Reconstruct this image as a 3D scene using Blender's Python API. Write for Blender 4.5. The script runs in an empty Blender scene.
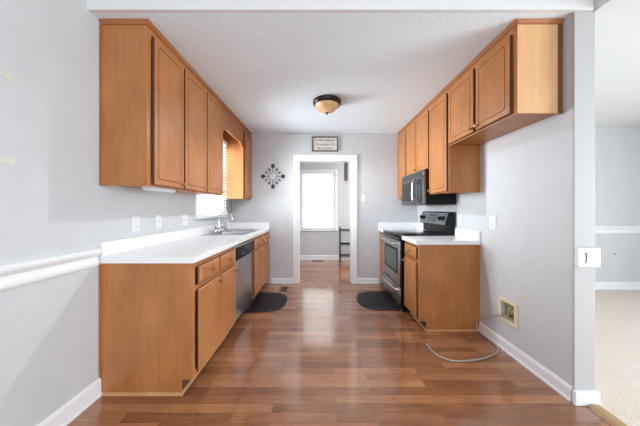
import bpy, bmesh, math, random
from mathutils import Vector, Matrix
random.seed(7)
sc = bpy.context.scene
COL = sc.collection

# ------------------------------------------------------------------ camera
cd = bpy.data.cameras.new('camera'); cam = bpy.data.objects.new('camera', cd); COL.objects.link(cam)
cam.location = (0, 0, 1.21); cam.rotation_euler = (math.pi/2, 0, 0)
cd.sensor_width = 36; cd.lens = 36*235/640; cd.shift_y = -4/640; cd.clip_start = .02
sc.camera = cam
# ------------------------------------------------------------------ world
w = bpy.data.worlds.new('world'); sc.world = w; w.use_nodes = True
w.node_tree.nodes['Background'].inputs[0].default_value = (.93, .97, 1, 1)
w.node_tree.nodes['Background'].inputs[1].default_value = 1.3
# ------------------------------------------------------------------ daylight at the windows, and added fill lamps
def area(name, loc, rot, sx, sy, power, color=(1, 1, 1), spread=180):
    l = bpy.data.lights.new(name, 'AREA'); l.shape = 'RECTANGLE'; l.size = sx; l.size_y = sy
    l.energy = power; l.color = color; l.spread = math.radians(spread)
    o = bpy.data.objects.new(name, l); COL.objects.link(o); o.location = loc; o.rotation_euler = rot
    return o
PI = math.pi
area('daylight_right_room', (5.14, -0.4, 1.15), (0, PI/2, 0), 2.0, 1.8, 185, (.81, .92, 1))
area('added_fill_behind', (-0.1, -2.93, 1.45), (PI/2, 0, 0), 2.4, 1.6, 54, (.78, .90, 1))  # added fill lamp behind the camera for overall brightness
area('daylight_kitchen_window', (-1.62, 3.10, 1.62), (0, -PI/2, 0), .95, .72, 52, (.85, .94, 1), 95)
area('daylight_back_room', (-0.04, 5.80, 1.42), (-PI/2, 0, 0), .78, 1.36, 16, (.97, .99, 1))
area('added_fill_back_room_side', (2.10, 4.75, 1.45), (0, PI/2, 0), 1.2, .9, 42, (1, 1, 1))  # added fill lamp at a solid side wall, brightens the room beyond
# ------------------------------------------------------------------ exposure
sc.view_settings.view_transform = 'Standard'; sc.view_settings.look = 'None'
sc.view_settings.gamma = 1; sc.view_settings.use_curve_mapping = False
sc.view_settings.exposure = 0.26
sc.cycles.max_bounces = 10; sc.cycles.diffuse_bounces = 6; sc.cycles.caustics_reflective = False
sc.cycles.sample_clamp_indirect = 4
sc.cycles.use_denoising = True

# ------------------------------------------------------------------ materials
def lin(c):
    return tuple(((v/255)/12.92 if v/255 <= .04045 else ((v/255+.055)/1.055)**2.4) for v in c) + (1,)
def mat(name, rgb, rough=.5, metal=0, spec=.5, coat=0, trans=0):
    m = bpy.data.materials.new(name); m.use_nodes = True
    b = m.node_tree.nodes['Principled BSDF']
    b.inputs['Base Color'].default_value = lin(rgb); b.inputs['Roughness'].default_value = rough
    b.inputs['Metallic'].default_value = metal; b.inputs['Specular IOR Level'].default_value = spec
    b.inputs['Coat Weight'].default_value = coat; b.inputs['Coat Roughness'].default_value = .15
    return m
def nd(m, t, **kw):
    n = m.node_tree.nodes.new(t)
    for k, v in kw.items(): setattr(n, k, v)
    return n
def lk(m, a, b): m.node_tree.links.new(a, b)
def coords(m, scale, rot=(0, 0, 0)):
    tc = nd(m, 'ShaderNodeTexCoord'); mp = nd(m, 'ShaderNodeMapping')
    mp.inputs['Scale'].default_value = scale; mp.inputs['Rotation'].default_value = rot
    lk(m, tc.outputs['Object'], mp.inputs['Vector']); return mp.outputs['Vector']
def noisy(m, c1, c2, scale, nscale, detail=4, lo=.35, hi=.65, bump=0, bdist=.002, rough=None):
    v = coords(m, scale); n = nd(m, 'ShaderNodeTexNoise'); n.inputs['Scale'].default_value = nscale
    n.inputs['Detail'].default_value = detail; lk(m, v, n.inputs['Vector'])
    r = nd(m, 'ShaderNodeValToRGB'); r.color_ramp.elements[0].position = lo; r.color_ramp.elements[1].position = hi
    r.color_ramp.elements[0].color = lin(c1); r.color_ramp.elements[1].color = lin(c2)
    lk(m, n.outputs['Fac'], r.inputs['Fac'])
    b = m.node_tree.nodes['Principled BSDF']; lk(m, r.outputs['Color'], b.inputs['Base Color'])
    if bump:
        bp = nd(m, 'ShaderNodeBump'); bp.inputs['Strength'].default_value = bump; bp.inputs['Distance'].default_value = bdist
        lk(m, n.outputs['Fac'], bp.inputs['Height']); lk(m, bp.outputs['Normal'], b.inputs['Normal'])
    return m
def wood_mat(name, dark, mid, light, rough=.36, axis='z'):
    m = mat(name, mid, rough); b = m.node_tree.nodes['Principled BSDF']
    st = {'z': (16, 16, 1.2), 'y': (16, 1.2, 16), 'x': (1.2, 16, 16)}[axis]
    v = coords(m, st); n = nd(m, 'ShaderNodeTexNoise'); n.inputs['Scale'].default_value = 2.2; n.inputs['Detail'].default_value = 8
    n.inputs['Roughness'].default_value = .62; n.inputs['Distortion'].default_value = .6; lk(m, v, n.inputs['Vector'])
    v2 = coords(m, (2.4, 2.4, 1.5)); n2 = nd(m, 'ShaderNodeTexNoise'); n2.inputs['Scale'].default_value = 2.0; n2.inputs['Detail'].default_value = 3
    lk(m, v2, n2.inputs['Vector'])
    mx = nd(m, 'ShaderNodeMath', operation='MULTIPLY_ADD'); mx.inputs[1].default_value = .45
    lk(m, n.outputs['Fac'], mx.inputs[0])
    m2 = nd(m, 'ShaderNodeMath', operation='MULTIPLY'); m2.inputs[1].default_value = .55
    lk(m, n2.outputs['Fac'], m2.inputs[0]); lk(m, m2.outputs[0], mx.inputs[2])
    r = nd(m, 'ShaderNodeValToRGB'); e = r.color_ramp.elements
    e[0].position = .26; e[0].color = lin(dark); e[1].position = .74; e[1].color = lin(light)
    k = e.new(.5); k.color = lin(mid)
    lk(m, mx.outputs[0], r.inputs['Fac']); lk(m, r.outputs['Color'], b.inputs['Base Color'])
    return m
M = {}
M['maple'] = wood_mat('maple cabinet wood', (150, 94, 50), (173, 112, 62), (192, 131, 78))
M['mapley'] = wood_mat('maple trim wood', (140, 84, 44), (160, 100, 54), (174, 114, 64), axis='y')
M['walnut'] = wood_mat('darker stained strip', (96, 58, 34), (112, 70, 42), (126, 80, 50))
M['litmaple'] = wood_mat('maple with painted light', (206, 158, 108), (218, 170, 120), (228, 182, 132), .4)  # cabinet maple lightened, light on the end panel put into the colour
M['edge'] = mat('dark stained door edge', (84, 48, 28), .55)
M['groove'] = mat('glazed groove', (142, 88, 46), .5)
DOOR = ['maple', 'edge', 'groove']
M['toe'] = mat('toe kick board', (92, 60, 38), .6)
M['oak'] = wood_mat('oak strip', (150, 118, 78), (172, 140, 98), (188, 158, 116), .4, 'y')
M['tanwood'] = wood_mat('pine moulding', (172, 124, 82), (192, 146, 100), (206, 162, 116), .45, 'y')
M['boxwood'] = mat('bare box frame', (226, 212, 180), .6)
M['boxback'] = noisy(mat('rough board in recess', (150, 140, 96), .8), (124, 114, 76), (170, 160, 112), (1, 1, 1), 60)
M['wall'] = noisy(mat('grey wall paint', (206, 207, 209), .6, spec=.25), (198, 200, 202), (201, 203, 205), (1, 1, 1), 9, bump=.05, bdist=.001)
M['white'] = mat('white trim paint', (232, 233, 235), .35, spec=.4)
M['ceil'] = noisy(mat('textured ceiling', (232, 232, 232), .9, spec=.1), (224, 236, 246), (240, 249, 254), (1, 1, 1), 75, 3, .35, .6, bump=.6, bdist=.010)
M['ceil_flat'] = mat('smooth ceiling', (222, 222, 222), .8, spec=.1)
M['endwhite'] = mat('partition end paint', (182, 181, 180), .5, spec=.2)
M['counter'] = noisy(mat('white laminate', (236, 236, 237), .22), (234, 235, 237), (239, 239, 240), (1, 1, 1), 30)
M['steel'] = noisy(mat('brushed stainless', (186, 186, 186), .3, 1), (176, 177, 179), (192, 193, 195), (1, 1, 60), 12)
M['chrome'] = mat('chrome', (205, 205, 208), .14, 1)
M['black'] = mat('black enamel', (11, 11, 12), .36, spec=.22)
M['consolegrey'] = mat('console grey', (124, 126, 128), .35, .35)
M['darksteel'] = mat('dark stainless', (128, 128, 129), .3, 1)
M['blackglass'] = mat('black glass', (8, 8, 9), .06)
M['ovenglass'] = mat('oven window glass', (70, 76, 74), .12)
M['dark'] = mat('dark void', (14, 12, 11), .8)
M['rubber'] = noisy(mat('dark mat foam', (26, 27, 31), .5, spec=.3), (22, 23, 27), (30, 31, 36), (1, 1, 1), 200)
M['bronze'] = mat('oil rubbed bronze', (58, 50, 46), .28, .8)
M['amber'] = noisy(mat('amber alabaster glass', (226, 186, 132), .25), (206, 160, 104), (240, 208, 160), (1, 1, 1), 9, 4)
M['brass'] = mat('antique brass', (176, 140, 96), .3, .9)
M['plate'] = mat('switch plate plastic', (220, 220, 219), .4)
M['slot'] = mat('outlet slot', (70, 70, 70), .6)
M['gunmetal'] = mat('gunmetal', (66, 68, 70), .32, .6)
M['rack'] = mat('black wire rack', (38, 38, 40), .4, .3)
M['vent'] = mat('brown register', (116, 86, 62), .5, .2)
M['cream'] = noisy(mat('old paint patch', (208, 206, 194), .7), (202, 202, 192), (214, 211, 192), (1, 1, 1), 30)
M['hose'] = mat('braided grey hose', (176, 170, 160), .35, .35)
M['signboard'] = mat('sign face', (214, 208, 202), .7)
M['signframe'] = mat('sign frame', (86, 82, 80), .6)
M['ink'] = mat('sign lettering', (72, 62, 60), .7)
M['brownink'] = mat('brown sign lettering', (120, 76, 62), .7)
M['soap'] = mat('soap bottle', (232, 234, 236), .25)
M['pendantbrown'] = mat('brown pendant metal', (128, 112, 102), .4, .3)
M['display'] = mat('range display', (18, 20, 22), .15)
M['silver'] = mat('silver legend', (150, 150, 152), .4, .3)
# glass pane: mostly clear
g = bpy.data.materials.new('window glass'); g.use_nodes = True; nt = g.node_tree
nt.nodes.remove(nt.nodes['Principled BSDF'])
t1 = nt.nodes.new('ShaderNodeBsdfTransparent'); t2 = nt.nodes.new('ShaderNodeBsdfGlossy'); t2.inputs['Roughness'].default_value = .02
mxs = nt.nodes.new('ShaderNodeMixShader'); mxs.inputs[0].default_value = .06
nt.links.new(t1.outputs[0], mxs.inputs[1]); nt.links.new(t2.outputs[0], mxs.inputs[2]); nt.links.new(mxs.outputs[0], nt.nodes['Material Output'].inputs[0])
M['glass'] = g
# translucent blind slats
s = bpy.data.materials.new('white blind slat'); s.use_nodes = True; nt = s.node_tree
nt.nodes.remove(nt.nodes['Principled BSDF'])
d = nt.nodes.new('ShaderNodeBsdfDiffuse'); d.inputs[0].default_value = (.86, .86, .85, 1)
t = nt.nodes.new('ShaderNodeBsdfTranslucent'); t.inputs[0].default_value = (.85, .86, .86, 1)
mxs = nt.nodes.new('ShaderNodeMixShader'); mxs.inputs[0].default_value = .42
nt.links.new(d.outputs[0], mxs.inputs[1]); nt.links.new(t.outputs[0], mxs.inputs[2]); nt.links.new(mxs.outputs[0], nt.nodes['Material Output'].inputs[0])
M['slat'] = s
# carpet
M['carpet'] = noisy(mat('cream carpet pile', (214, 200, 182), .95, spec=.05), (206, 190, 176), (230, 215, 203), (1, 1, 1), 130, 6, .3, .65, bump=.5, bdist=.01)
# plank floor
def floor_mat():
    m = mat('laminate plank floor', (140, 84, 56), .2, spec=.8, coat=.5); b = m.node_tree.nodes['Principled BSDF']
    tc = nd(m, 'ShaderNodeTexCoord')
    br = nd(m, 'ShaderNodeTexBrick'); br.offset = .37; br.offset_frequency = 2; br.squash = 1
    br.inputs['Scale'].default_value = 1; br.inputs['Mortar Size'].default_value = .0011; br.inputs['Mortar Smooth'].default_value = .3
    br.inputs['Brick Width'].default_value = .62; br.inputs['Row Height'].default_value = .066; br.inputs['Bias'].default_value = 0
    br.inputs['Color1'].default_value = (0, 0, 0, 1); br.inputs['Color2'].default_value = (1, 1, 1, 1); br.inputs['Mortar'].default_value = (.0, .0, .0, 1)
    lk(m, tc.outputs['Object'], br.inputs['Vector'])
    mp = nd(m, 'ShaderNodeMapping'); mp.inputs['Scale'].default_value = (1.5, 22, 1); lk(m, tc.outputs['Object'], mp.inputs['Vector'])
    off = nd(m, 'ShaderNodeVectorMath', operation='ADD'); sc_ = nd(m, 'ShaderNodeVectorMath', operation='SCALE'); sc_.inputs['Scale'].default_value = 40
    lk(m, br.outputs['Color'], sc_.inputs[0]); lk(m, mp.outputs[0], off.inputs[0]); lk(m, sc_.outputs[0], off.inputs[1])
    n = nd(m, 'ShaderNodeTexNoise'); n.inputs['Scale'].default_value = 2.5; n.inputs['Detail'].default_value = 7; n.inputs['Distortion'].default_value = .8
    n.inputs['Roughness'].default_value = .6
    lk(m, off.outputs[0], n.inputs['Vector'])
    mp2 = nd(m, 'ShaderNodeMapping'); mp2.inputs['Scale'].default_value = (2.2, 6, 1); lk(m, tc.outputs['Object'], mp2.inputs['Vector'])
    n2 = nd(m, 'ShaderNodeTexNoise'); n2.inputs['Scale'].default_value = 2; n2.inputs['Detail'].default_value = 4; lk(m, mp2.outputs[0], n2.inputs['Vector'])
    a = nd(m, 'ShaderNodeMath', operation='MULTIPLY_ADD'); a.inputs[1].default_value = .30
    bw = nd(m, 'ShaderNodeRGBToBW'); lk(m, br.outputs['Color'], bw.inputs[0]); lk(m, bw.outputs[0], a.inputs[0])
    c = nd(m, 'ShaderNodeMath', operation='MULTIPLY_ADD'); c.inputs[1].default_value = .45
    lk(m, n.outputs['Fac'], c.inputs[0])
    e = nd(m, 'ShaderNodeMath', operation='MULTIPLY'); e.inputs[1].default_value = .25; lk(m, n2.outputs['Fac'], e.inputs[0])
    lk(m, e.outputs[0], c.inputs[2]); lk(m, c.outputs[0], a.inputs[2])
    r = nd(m, 'ShaderNodeValToRGB'); el = r.color_ramp.elements
    el[0].position = .27; el[0].color = lin((110, 68, 45)); el[1].position = .75; el[1].color = lin((182, 128, 90))
    k = el.new(.5); k.color = lin((150, 99, 69))
    lk(m, a.outputs[0], r.inputs['Fac'])
    mm = nd(m, 'ShaderNodeMix', data_type='RGBA'); mm.inputs[7].default_value = lin((80, 44, 28))
    sm = nd(m, 'ShaderNodeMath', operation='MULTIPLY'); sm.inputs[1].default_value = .55; lk(m, br.outputs['Fac'], sm.inputs[0])
    lk(m, sm.outputs[0], mm.inputs[0]); lk(m, r.outputs['Color'], mm.inputs[6]); lk(m, mm.outputs[2], b.inputs['Base Color'])
    b.inputs['Coat IOR'].default_value = 1.6; b.inputs['Coat Roughness'].default_value = .1
    rr = nd(m, 'ShaderNodeMapRange'); rr.inputs[3].default_value = .10; rr.inputs[4].default_value = .18
    lk(m, n.outputs['Fac'], rr.inputs[0]); lk(m, rr.outputs[0], b.inputs['Roughness'])
    bp = nd(m, 'ShaderNodeBump'); bp.inputs['Strength'].default_value = .25; bp.inputs['Distance'].default_value = .0006; bp.invert = True
    lk(m, br.outputs['Fac'], bp.inputs['Height']); lk(m, bp.outputs['Normal'], b.inputs['Normal'])
    return m
M['floor'] = floor_mat()

# ------------------------------------------------------------------ mesh helpers
ORG = {}
def B(): return bmesh.new()
def box(bm, x0, x1, y0, y1, z0, z1, bev=0):
    x0, x1 = min(x0, x1), max(x0, x1); y0, y1 = min(y0, y1), max(y0, y1)
    v = [bm.verts.new((x, y, z)) for x in (x0, x1) for y in (y0, y1) for z in (z0, z1)]
    fs = [bm.faces.new([v[i] for i in f]) for f in ((0, 1, 3, 2), (4, 6, 7, 5), (0, 4, 5, 1), (2, 3, 7, 6), (0, 2, 6, 4), (1, 5, 7, 3))]
    if bev:
        es = list({e for f in fs for e in f.edges})
        bmesh.ops.bevel(bm, geom=es, offset=bev, segments=2, affect='EDGES', profile=.5)
    return bm
def prism(bm, pts, ax, a0, a1):
    """extrude the 2-D outline pts along an axis; outline in the other two axes in order"""
    def P(p, a):
        return {'x': (a, p[0], p[1]), 'y': (p[0], a, p[1]), 'z': (p[0], p[1], a)}[ax]
    A = [bm.verts.new(P(p, a0)) for p in pts]; Bv = [bm.verts.new(P(p, a1)) for p in pts]
    n = len(pts)
    for i in range(n):
        j = (i+1) % n; bm.faces.new((A[i], A[j], Bv[j], Bv[i]))
    bm.faces.new(A[::-1]); bm.faces.new(Bv)
    return bm
def lathe(bm, prof, n=32, center=(0, 0, 0), axis='z'):
    rings = []
    for r, h in prof:
        ring = []
        for i in range(n):
            a = 2*PI*i/n; c, s_ = r*math.cos(a), r*math.sin(a)
            p = {'z': (c, s_, h), 'x': (h, c, s_), 'y': (c, h, s_)}[axis]
            ring.append(bm.verts.new(Vector(center)+Vector(p)))
        rings.append(ring)
    for a, b in zip(rings, rings[1:]):
        for i in range(n):
            bm.faces.new((a[i], a[(i+1) % n], b[(i+1) % n], b[i]))
    bm.faces.new(rings[0][::-1]); bm.faces.new(rings[-1])
    return bm
def crom(P, k=8):
    P = [Vector(p) for p in P]; out = []
    Q = [2*P[0]-P[1]] + P + [2*P[-1]-P[-2]]
    for i in range(1, len(Q)-2):
        p0, p1, p2, p3 = Q[i-1:i+3]
        for j in range(k):
            t = j/k
            out.append(.5*((2*p1)+(-p0+p2)*t+(2*p0-5*p1+4*p2-p3)*t*t+(-p0+3*p1-3*p2+p3)*t**3))
    out.append(P[-1]); return out
def tube(bm, pts, r, n=10, smooth=0):
    pts = crom(pts, smooth) if smooth else [Vector(p) for p in pts]
    rings = []; up = None
    for i, p in enumerate(pts):
        d = (pts[min(i+1, len(pts)-1)]-pts[max(i-1, 0)]).normalized()
        if up is None: up = d.orthogonal().normalized()
        up = (up - d*up.dot(d)).normalized(); s_ = d.cross(up)
        rr = r[i] if isinstance(r, (list, tuple)) else r
        rings.append([bm.verts.new(p + up*math.cos(2*PI*k/n)*rr + s_*math.sin(2*PI*k/n)*rr) for k in range(n)])
    for a, b in zip(rings, rings[1:]):
        for k in range(n): bm.faces.new((a[k], a[(k+1) % n], b[(k+1) % n], b[k]))
    bm.faces.new(rings[0][::-1]); bm.faces.new(rings[-1])
    return bm
def rrect(a0, a1, b0, b1, r, k=4):
    r = max(r, 1e-4); pts = []
    for cx, cy, s0 in ((a1-r, b1-r, 0), (a0+r, b1-r, 1), (a0+r, b0+r, 2), (a1-r, b0+r, 3)):
        for i in range(k+1):
            a = (s0 + i/k)*PI/2; pts.append((cx+r*math.cos(a), cy+r*math.sin(a)))
    return pts
def loft(bm, loops, cap0=True, cap1=True, mats=None):
    L = [[bm.verts.new(p) for p in lp] for lp in loops]
    for a, b in zip(L, L[1:]):
        n = len(a)
        k = L.index(a)
        for i in range(n):
            f = bm.faces.new((a[i], a[(i+1) % n], b[(i+1) % n], b[i]))
            if mats: f.material_index = mats[k]
    if cap0: bm.faces.new(L[0][::-1])
    if cap1: bm.faces.new(L[-1])
    return bm
def obj(name, bm, m, parent=None, smooth=None):
    bmesh.ops.recalc_face_normals(bm, faces=bm.faces)
    if parent is None:
        xs = [v.co for v in bm.verts]
        c = Vector(((min(v.x for v in xs)+max(v.x for v in xs))/2, (min(v.y for v in xs)+max(v.y for v in xs))/2, min(v.z for v in xs)))
        loc = c; world = c
    else:
        world = ORG[parent.name]; loc = Vector((0, 0, 0))
    bmesh.ops.translate(bm, verts=bm.verts, vec=-world)
    me = bpy.data.meshes.new(name); bm.to_mesh(me); bm.free()
    for q in (m if isinstance(m, (list, tuple)) else [m]): me.materials.append(M[q])
    if smooth:
        for p in me.polygons: p.use_smooth = True
        try: me.set_sharp_from_angle(angle=math.radians(smooth))
        except Exception: pass
    o = bpy.data.objects.new(name, me); COL.objects.link(o)
    o.location = loc; o.parent = parent; ORG[o.name] = world.copy()
    return o
def thing(name, loc, label, cat, group=None):
    o = bpy.data.objects.new(name, None); COL.objects.link(o); o.location = loc; o.empty_display_size = .1
    ORG[o.name] = Vector(loc); o['label'] = label; o['category'] = cat
    if group: o['group'] = group
    return o
def tag(o, label, cat, group=None):
    o['label'] = label; o['category'] = cat
    if group: o['group'] = group
    return o
def struct(name, bm, m, smooth=None, parent=None):
    o = obj(name, bm, m, parent, smooth)
    if parent is None: o['kind'] = 'structure'
    return o

# ------------------------------------------------------------------ constants
XL, XR = -1.437, 1.587          # kitchen side walls
YB, YN = 3.83, 1.474            # back wall, opening plane
H = 2.44
XW = 1.71                       # far face of the right partition
YR = 3.51                       # back wall of the carpeted room
XE = 5.2                        # its right wall
YF = -3.0                       # wall behind the camera
YO = 5.61                       # back wall of the room beyond the doorway

# ------------------------------------------------------------------ shell
bm = B(); box(bm, XL-.2, 1.66, YF-.1, YB+.005, -.1, 0); box(bm, XL-.2, 2.3, YB+.005, YO+.15, -.1, 0)
struct('floor', bm, 'floor')
struct('floor', box(B(), 1.68, XE+.1, YF-.1, YR+.1, -.1, .012), 'carpet')
bm = B(); box(bm, XL-.1, XW-.002, YN, YB+.12, H, H+.1); struct('ceiling', bm, 'ceil')
struct('ceiling', box(B(), XW, XE+.1, YF-.1, YR+.1, H, H+.1), 'ceil_flat')
struct('ceiling', box(B(), XL-.1, XW-.002, YF-.1, YN, 2.8005, 2.9), 'ceil_flat')
struct('ceiling', box(B(), XL-.2, 2.3, YB+.122, YO+.15, H, H+.1), 'ceil_flat')
bm = box(B(), XW-.0, XW+.10, YF, YN-.026, H+.102, 2.80); struct('trim_step', bm, 'ceil_flat')
bm = B(); box(bm, XL+.001, XW-.022, YN-.024, YN-.001, H+.0, 2.80); struct('trim_header', bm, 'ceil_flat')

WY0, WY1, WZ0, WZ1 = 2.74, 3.47, 1.13, 2.12      # kitchen window opening
bm = B()
box(bm, XL-.15, XL, YF, WY0, 0, 2.80); box(bm, XL-.15, XL, WY1, YB+.0, 0, H)
box(bm, XL-.15, XL, WY0, WY1, 0, WZ0); box(bm, XL-.15, XL, WY0, WY1, WZ1, H)
wl = struct('wall_left', bm, 'wall')
# old paint patches left on the left wall
def patch(y0, y1, z0, z1, sk=0):
    pts = [(y0, z0+sk), (y1, z0), (y1, z1), (y0+.004, z1+sk)]
    obj('paint_patch', prism(B(), pts, 'x', XL+.0005, XL+.0022), 'cream', wl)
patch(1.052, 1.102, 1.80, 1.835, .015); patch(1.054, 1.104, 1.415, 1.447, .004); patch(1.485, 1.51, 1.80, 1.81); patch(1.488, 1.515, 1.425, 1.437)

# back wall with doorway
DX0, DX1, DZ = -.355, .52, 2.01
bm = B(); box(bm, XL-.2, DX0, YB+.001, YB+.12, 0, H-.001); box(bm, DX1, XW, YB+.001, YB+.12, 0, H-.001); box(bm, DX0, DX1, YB+.001, YB+.12, DZ, H-.001)
struct('wall_back', bm, 'wall')
# right partition with a recess for the water box
RY0, RY1, RZ0, RZ1 = 1.903, 2.052, .275, .422
bm = B()
box(bm, XR, XW, YN, RY0, 0, H-.001); box(bm, XR, XW, RY1, YB, 0, H-.001)
box(bm, XR, XW, RY0, RY1, 0, RZ0); box(bm, XR, XW, RY0, RY1, RZ1, H-.001); box(bm, XR+.040, XW, RY0, RY1, RZ0, RZ1)
struct('wall_right', bm, 'wall')
struct('wall_partition_end', box(B(), XR-.004, XW+.002, YN-.012, YN-.0005, 0, 2.4385, .002), 'endwhite')
# carpeted room, front room, room beyond
wr = struct('wall_carpeted_room', box(B(), XW+.001, XE, YR, YR+.1, .012, H), 'wall')
obj('nail_hole', lathe(B(), [(.012, 0), (.009, -.001)], 12, (4.405, YR-.0004, .54), 'y'), 'slot', wr)
bm = B()
box(bm, XE, XE+.1, YF, -1.35, 0, H); box(bm, XE, XE+.1, +.55, YR, 0, H); box(bm, XE, XE+.1, -1.35, +.55, 0, .10); box(bm, XE, XE+.1, -1.35, +.55, 2.2, H)
struct('wall_east', bm, 'wall')
bm = B()
box(bm, XL-.15, -1.3, YF-.1, YF, 0, 2.8); box(bm, 1.1, XE+.1, YF-.1, YF, 0, 2.8); box(bm, -1.3, 1.1, YF-.1, YF, 0, .65); box(bm, -1.3, 1.1, YF-.1, YF, 2.25, 2.8)
struct('wall_behind', bm, 'wall')
FX0, FX1, FZ0, FZ1 = -.435, .365, .74, 2.10
bm = B()
box(bm, XL-.2, FX0, YO, YO+.15, 0, H); box(bm, FX1, 2.3, YO, YO+.15, 0, H); box(bm, FX0, FX1, YO, YO+.15, 0, FZ0); box(bm, FX0, FX1, YO, YO+.15, FZ1, H)
struct('wall_far', bm, 'wall')
struct('wall_far_side', box(B(), XL-.2, XL-.1, YB+.121, YO, 0, H), 'wall')
struct('wall_far_side', box(B(), 2.2, 2.3, YB+.121, YO, 0, H), 'wall')

# baseboards
def bb_profile(h=.095, t=.014):
    return [(0, 0), (t+.008, 0), (t+.008, .012), (t, .02), (t, h-.02), (t-.005, h-.008), (t-.009, h), (0, h)]
def baseboard(name, axis, a0, a1, wallpos, sgn, h=.095, z=0):
    pts = [(wallpos+sgn*p[0], z+p[1]) for p in bb_profile(h)]
    bm = B()
    if axis == 'y': prism(bm, pts, 'y', a0, a1)
    else: prism(bm, pts, 'x', a0, a1)
    return struct(name, bm, 'white')
def rail(name, axis, a0, a1, wallpos, sgn, z=.845):
    prof = [(0, 0), (.010, 0), (.016, .012), (.016, .030), (.010, .040), (.010, .058), (.018, .068), (.030, .082), (.034, .092), (.034, .104), (.026, .112), (0, .115)]
    pts = [(wallpos+sgn*p[0], z+p[1]) for p in prof]
    return struct(name, prism(B(), pts, axis, a0, a1), 'white')
baseboard('baseboard_left', 'y', YF, 1.529, XL, 1, .115)
baseboard('baseboard_right', 'y', YN-.001, 2.325, XR, -1, .095)
baseboard('baseboard_back_left', 'x', -.795, DX0-.087, YB+.001, -1, .085)
baseboard('baseboard_back_right', 'x', DX1+.087, .955, YB+.001, -1, .085)
baseboard('baseboard_carpeted_room', 'x', XW+.002, XE, YR, -1, .11, .012)
baseboard('baseboard_far', 'x', XL-.1, 2.2, YO, -1, .11)
baseboard('baseboard_far_back_left', 'x', XL-.1, DX0-.087, YB+.1205, 1, .085)
bm = box(B(), XR-.020, XW+.010, YN-.034, YN-.0125, .0, .088, .004); struct('baseboard_partition_end', bm, 'white')
rail('trim_left_chair_rail', 'y', YF, 1.51, XL, 1)
rail('trim_carpeted_room_chair_rail', 'x', XW+.002, XE, YR, -1)
# chair rail return block wrapping the partition end
bm = B(); box(bm, XR-.006, XW+.008, YN-.036, YN-.0125, .853, .970, .004); box(bm, XR+.05, XW+.009, YN-.0375, YN-.035, .910, .914)
blk = struct('trim_chair_rail_end_block', bm, 'white')
mk = prism(B(), [(1.612, .944), (1.622, .940), (1.634, .945), (1.634, .90), (1.628, .876), (1.622, .878), (1.626, .905), (1.625, .932)], 'y', YN-.0375, YN-.0355)
obj('scuff_mark', mk, 'slot', blk)

# doorway jamb and casing
bm = B()
box(bm, DX0-.0005, DX0+.016, YB-.004, YB+.124, 0, DZ-.016); box(bm, DX1-.016, DX1+.0005, YB-.004, YB+.124, 0, DZ-.016); box(bm, DX0-.0005, DX1+.0005, YB-.004, YB+.124, DZ-.016, DZ)
struct('trim_doorway_jamb', bm, 'white')
cas = [(0, 0), (.006, -.012), (.020, -.014), (.050, -.018), (.066, -.020), (.078, -.022), (.082, -.018), (.082, 0)]
bm = B()
L = [(DX0-p[0], p[1]) for p in cas]; R = [(DX1+p[0], p[1]) for p in cas]
prism(bm, [(a, YB+b) for a, b in L], 'z', 0, DZ+.08); prism(bm, [(a, YB+b) for a, b in R], 'z', 0, DZ+.08)
prism(bm, [(YB+b, DZ+a) for a, b in cas], 'x', DX0-.081, DX1+.081)
struct('trim_doorway_casing', bm, 'white')

# ------------------------------------------------------------------ windows and blinds
def window_y(name, x0, x1, z0, z1, yin, depth):      # window in a wall facing -y
    r = thing(name, ((x0+x1)/2, yin+depth*.6, z0), '', ''); del r['label']; del r['category']; r['kind'] = 'structure'
    bm = B(); t = .04
    y0, y1 = yin+depth*.45, yin+depth*.8
    for a in ((x0, x0+t, z0, z1), (x1-t, x1, z0, z1), (x0+t, x1-t, z0, z0+t), (x0+t, x1-t, z1-t, z1), (x0+t, x1-t, (z0+z1)/2-.02, (z0+z1)/2+.02)):
        box(bm, a[0], a[1], y0, y1, a[2], a[3])
    obj('window_frame', bm, 'white', r)
    obj('pane', box(B(), x0+t, x1-t, (y0+y1)/2-.003, (y0+y1)/2+.003, z0+t, z1-t), 'glass', r)
    return r
def window_x(name, y0, y1, z0, z1, xin, s, depth):
    r = thing(name, (xin+s*depth*.6, (y0+y1)/2, z0), '', ''); del r['label']; del r['category']; r['kind'] = 'structure'
    bm = B(); t = .04; xa, xb = xin+s*depth*.45, xin+s*depth*.8
    for a in ((y0, y0+t, z0, z1), (y1-t, y1, z0, z1), (y0+t, y1-t, z0, z0+t), (y0+t, y1-t, z1-t, z1), (y0+t, y1-t, (z0+z1)/2-.02, (z0+z1)/2+.02)):
        box(bm, xa, xb, a[0], a[1], a[2], a[3])
    obj('window_frame', bm, 'white', r)
    obj('pane', box(B(), (xa+xb)/2-.003, (xa+xb)/2+.003, y0+t, y1-t, z0+t, z1-t), 'glass', r)
    return r
w1 = window_x('window_1', WY0, WY1, WZ0, WZ1, XL, -1, .15)
bm = B(); 
obj('window_sill', box(B(), XL+.001, XL+.045, WY0-.05, WY1+.05, WZ0-.035, WZ0-.008, .003), 'white', w1)
obj('casing', (lambda b: (box(b, XL+.001, XL+.014, WY0-.045, WY0, WZ0-.005, WZ1+.05), box(b, XL+.001, XL+.014, WY1, WY1+.028, WZ0-.005, WZ1+.05), box(b, XL+.001, XL+.014, WY0, WY1, WZ1, WZ1+.05), b)[-1])(B()), 'white', w1)
w2 = window_y('window_2', FX0, FX1, FZ0, FZ1, YO, .15)
bm = B()
for a in ((FX0-.05, FX0, FZ0-.03, FZ1+.05), (FX1, FX1+.05, FZ0-.03, FZ1+.05), (FX0, FX1, FZ1, FZ1+.05)): box(bm, a[0], a[1], YO-.014, YO-.001, a[2], a[3])
obj('casing', bm, 'white', w2)
obj('window_sill', box(B(), FX0-.06, FX1+.06, YO-.035, YO-.001, FZ0-.05, FZ0-.030, .003), 'white', w2)
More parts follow.
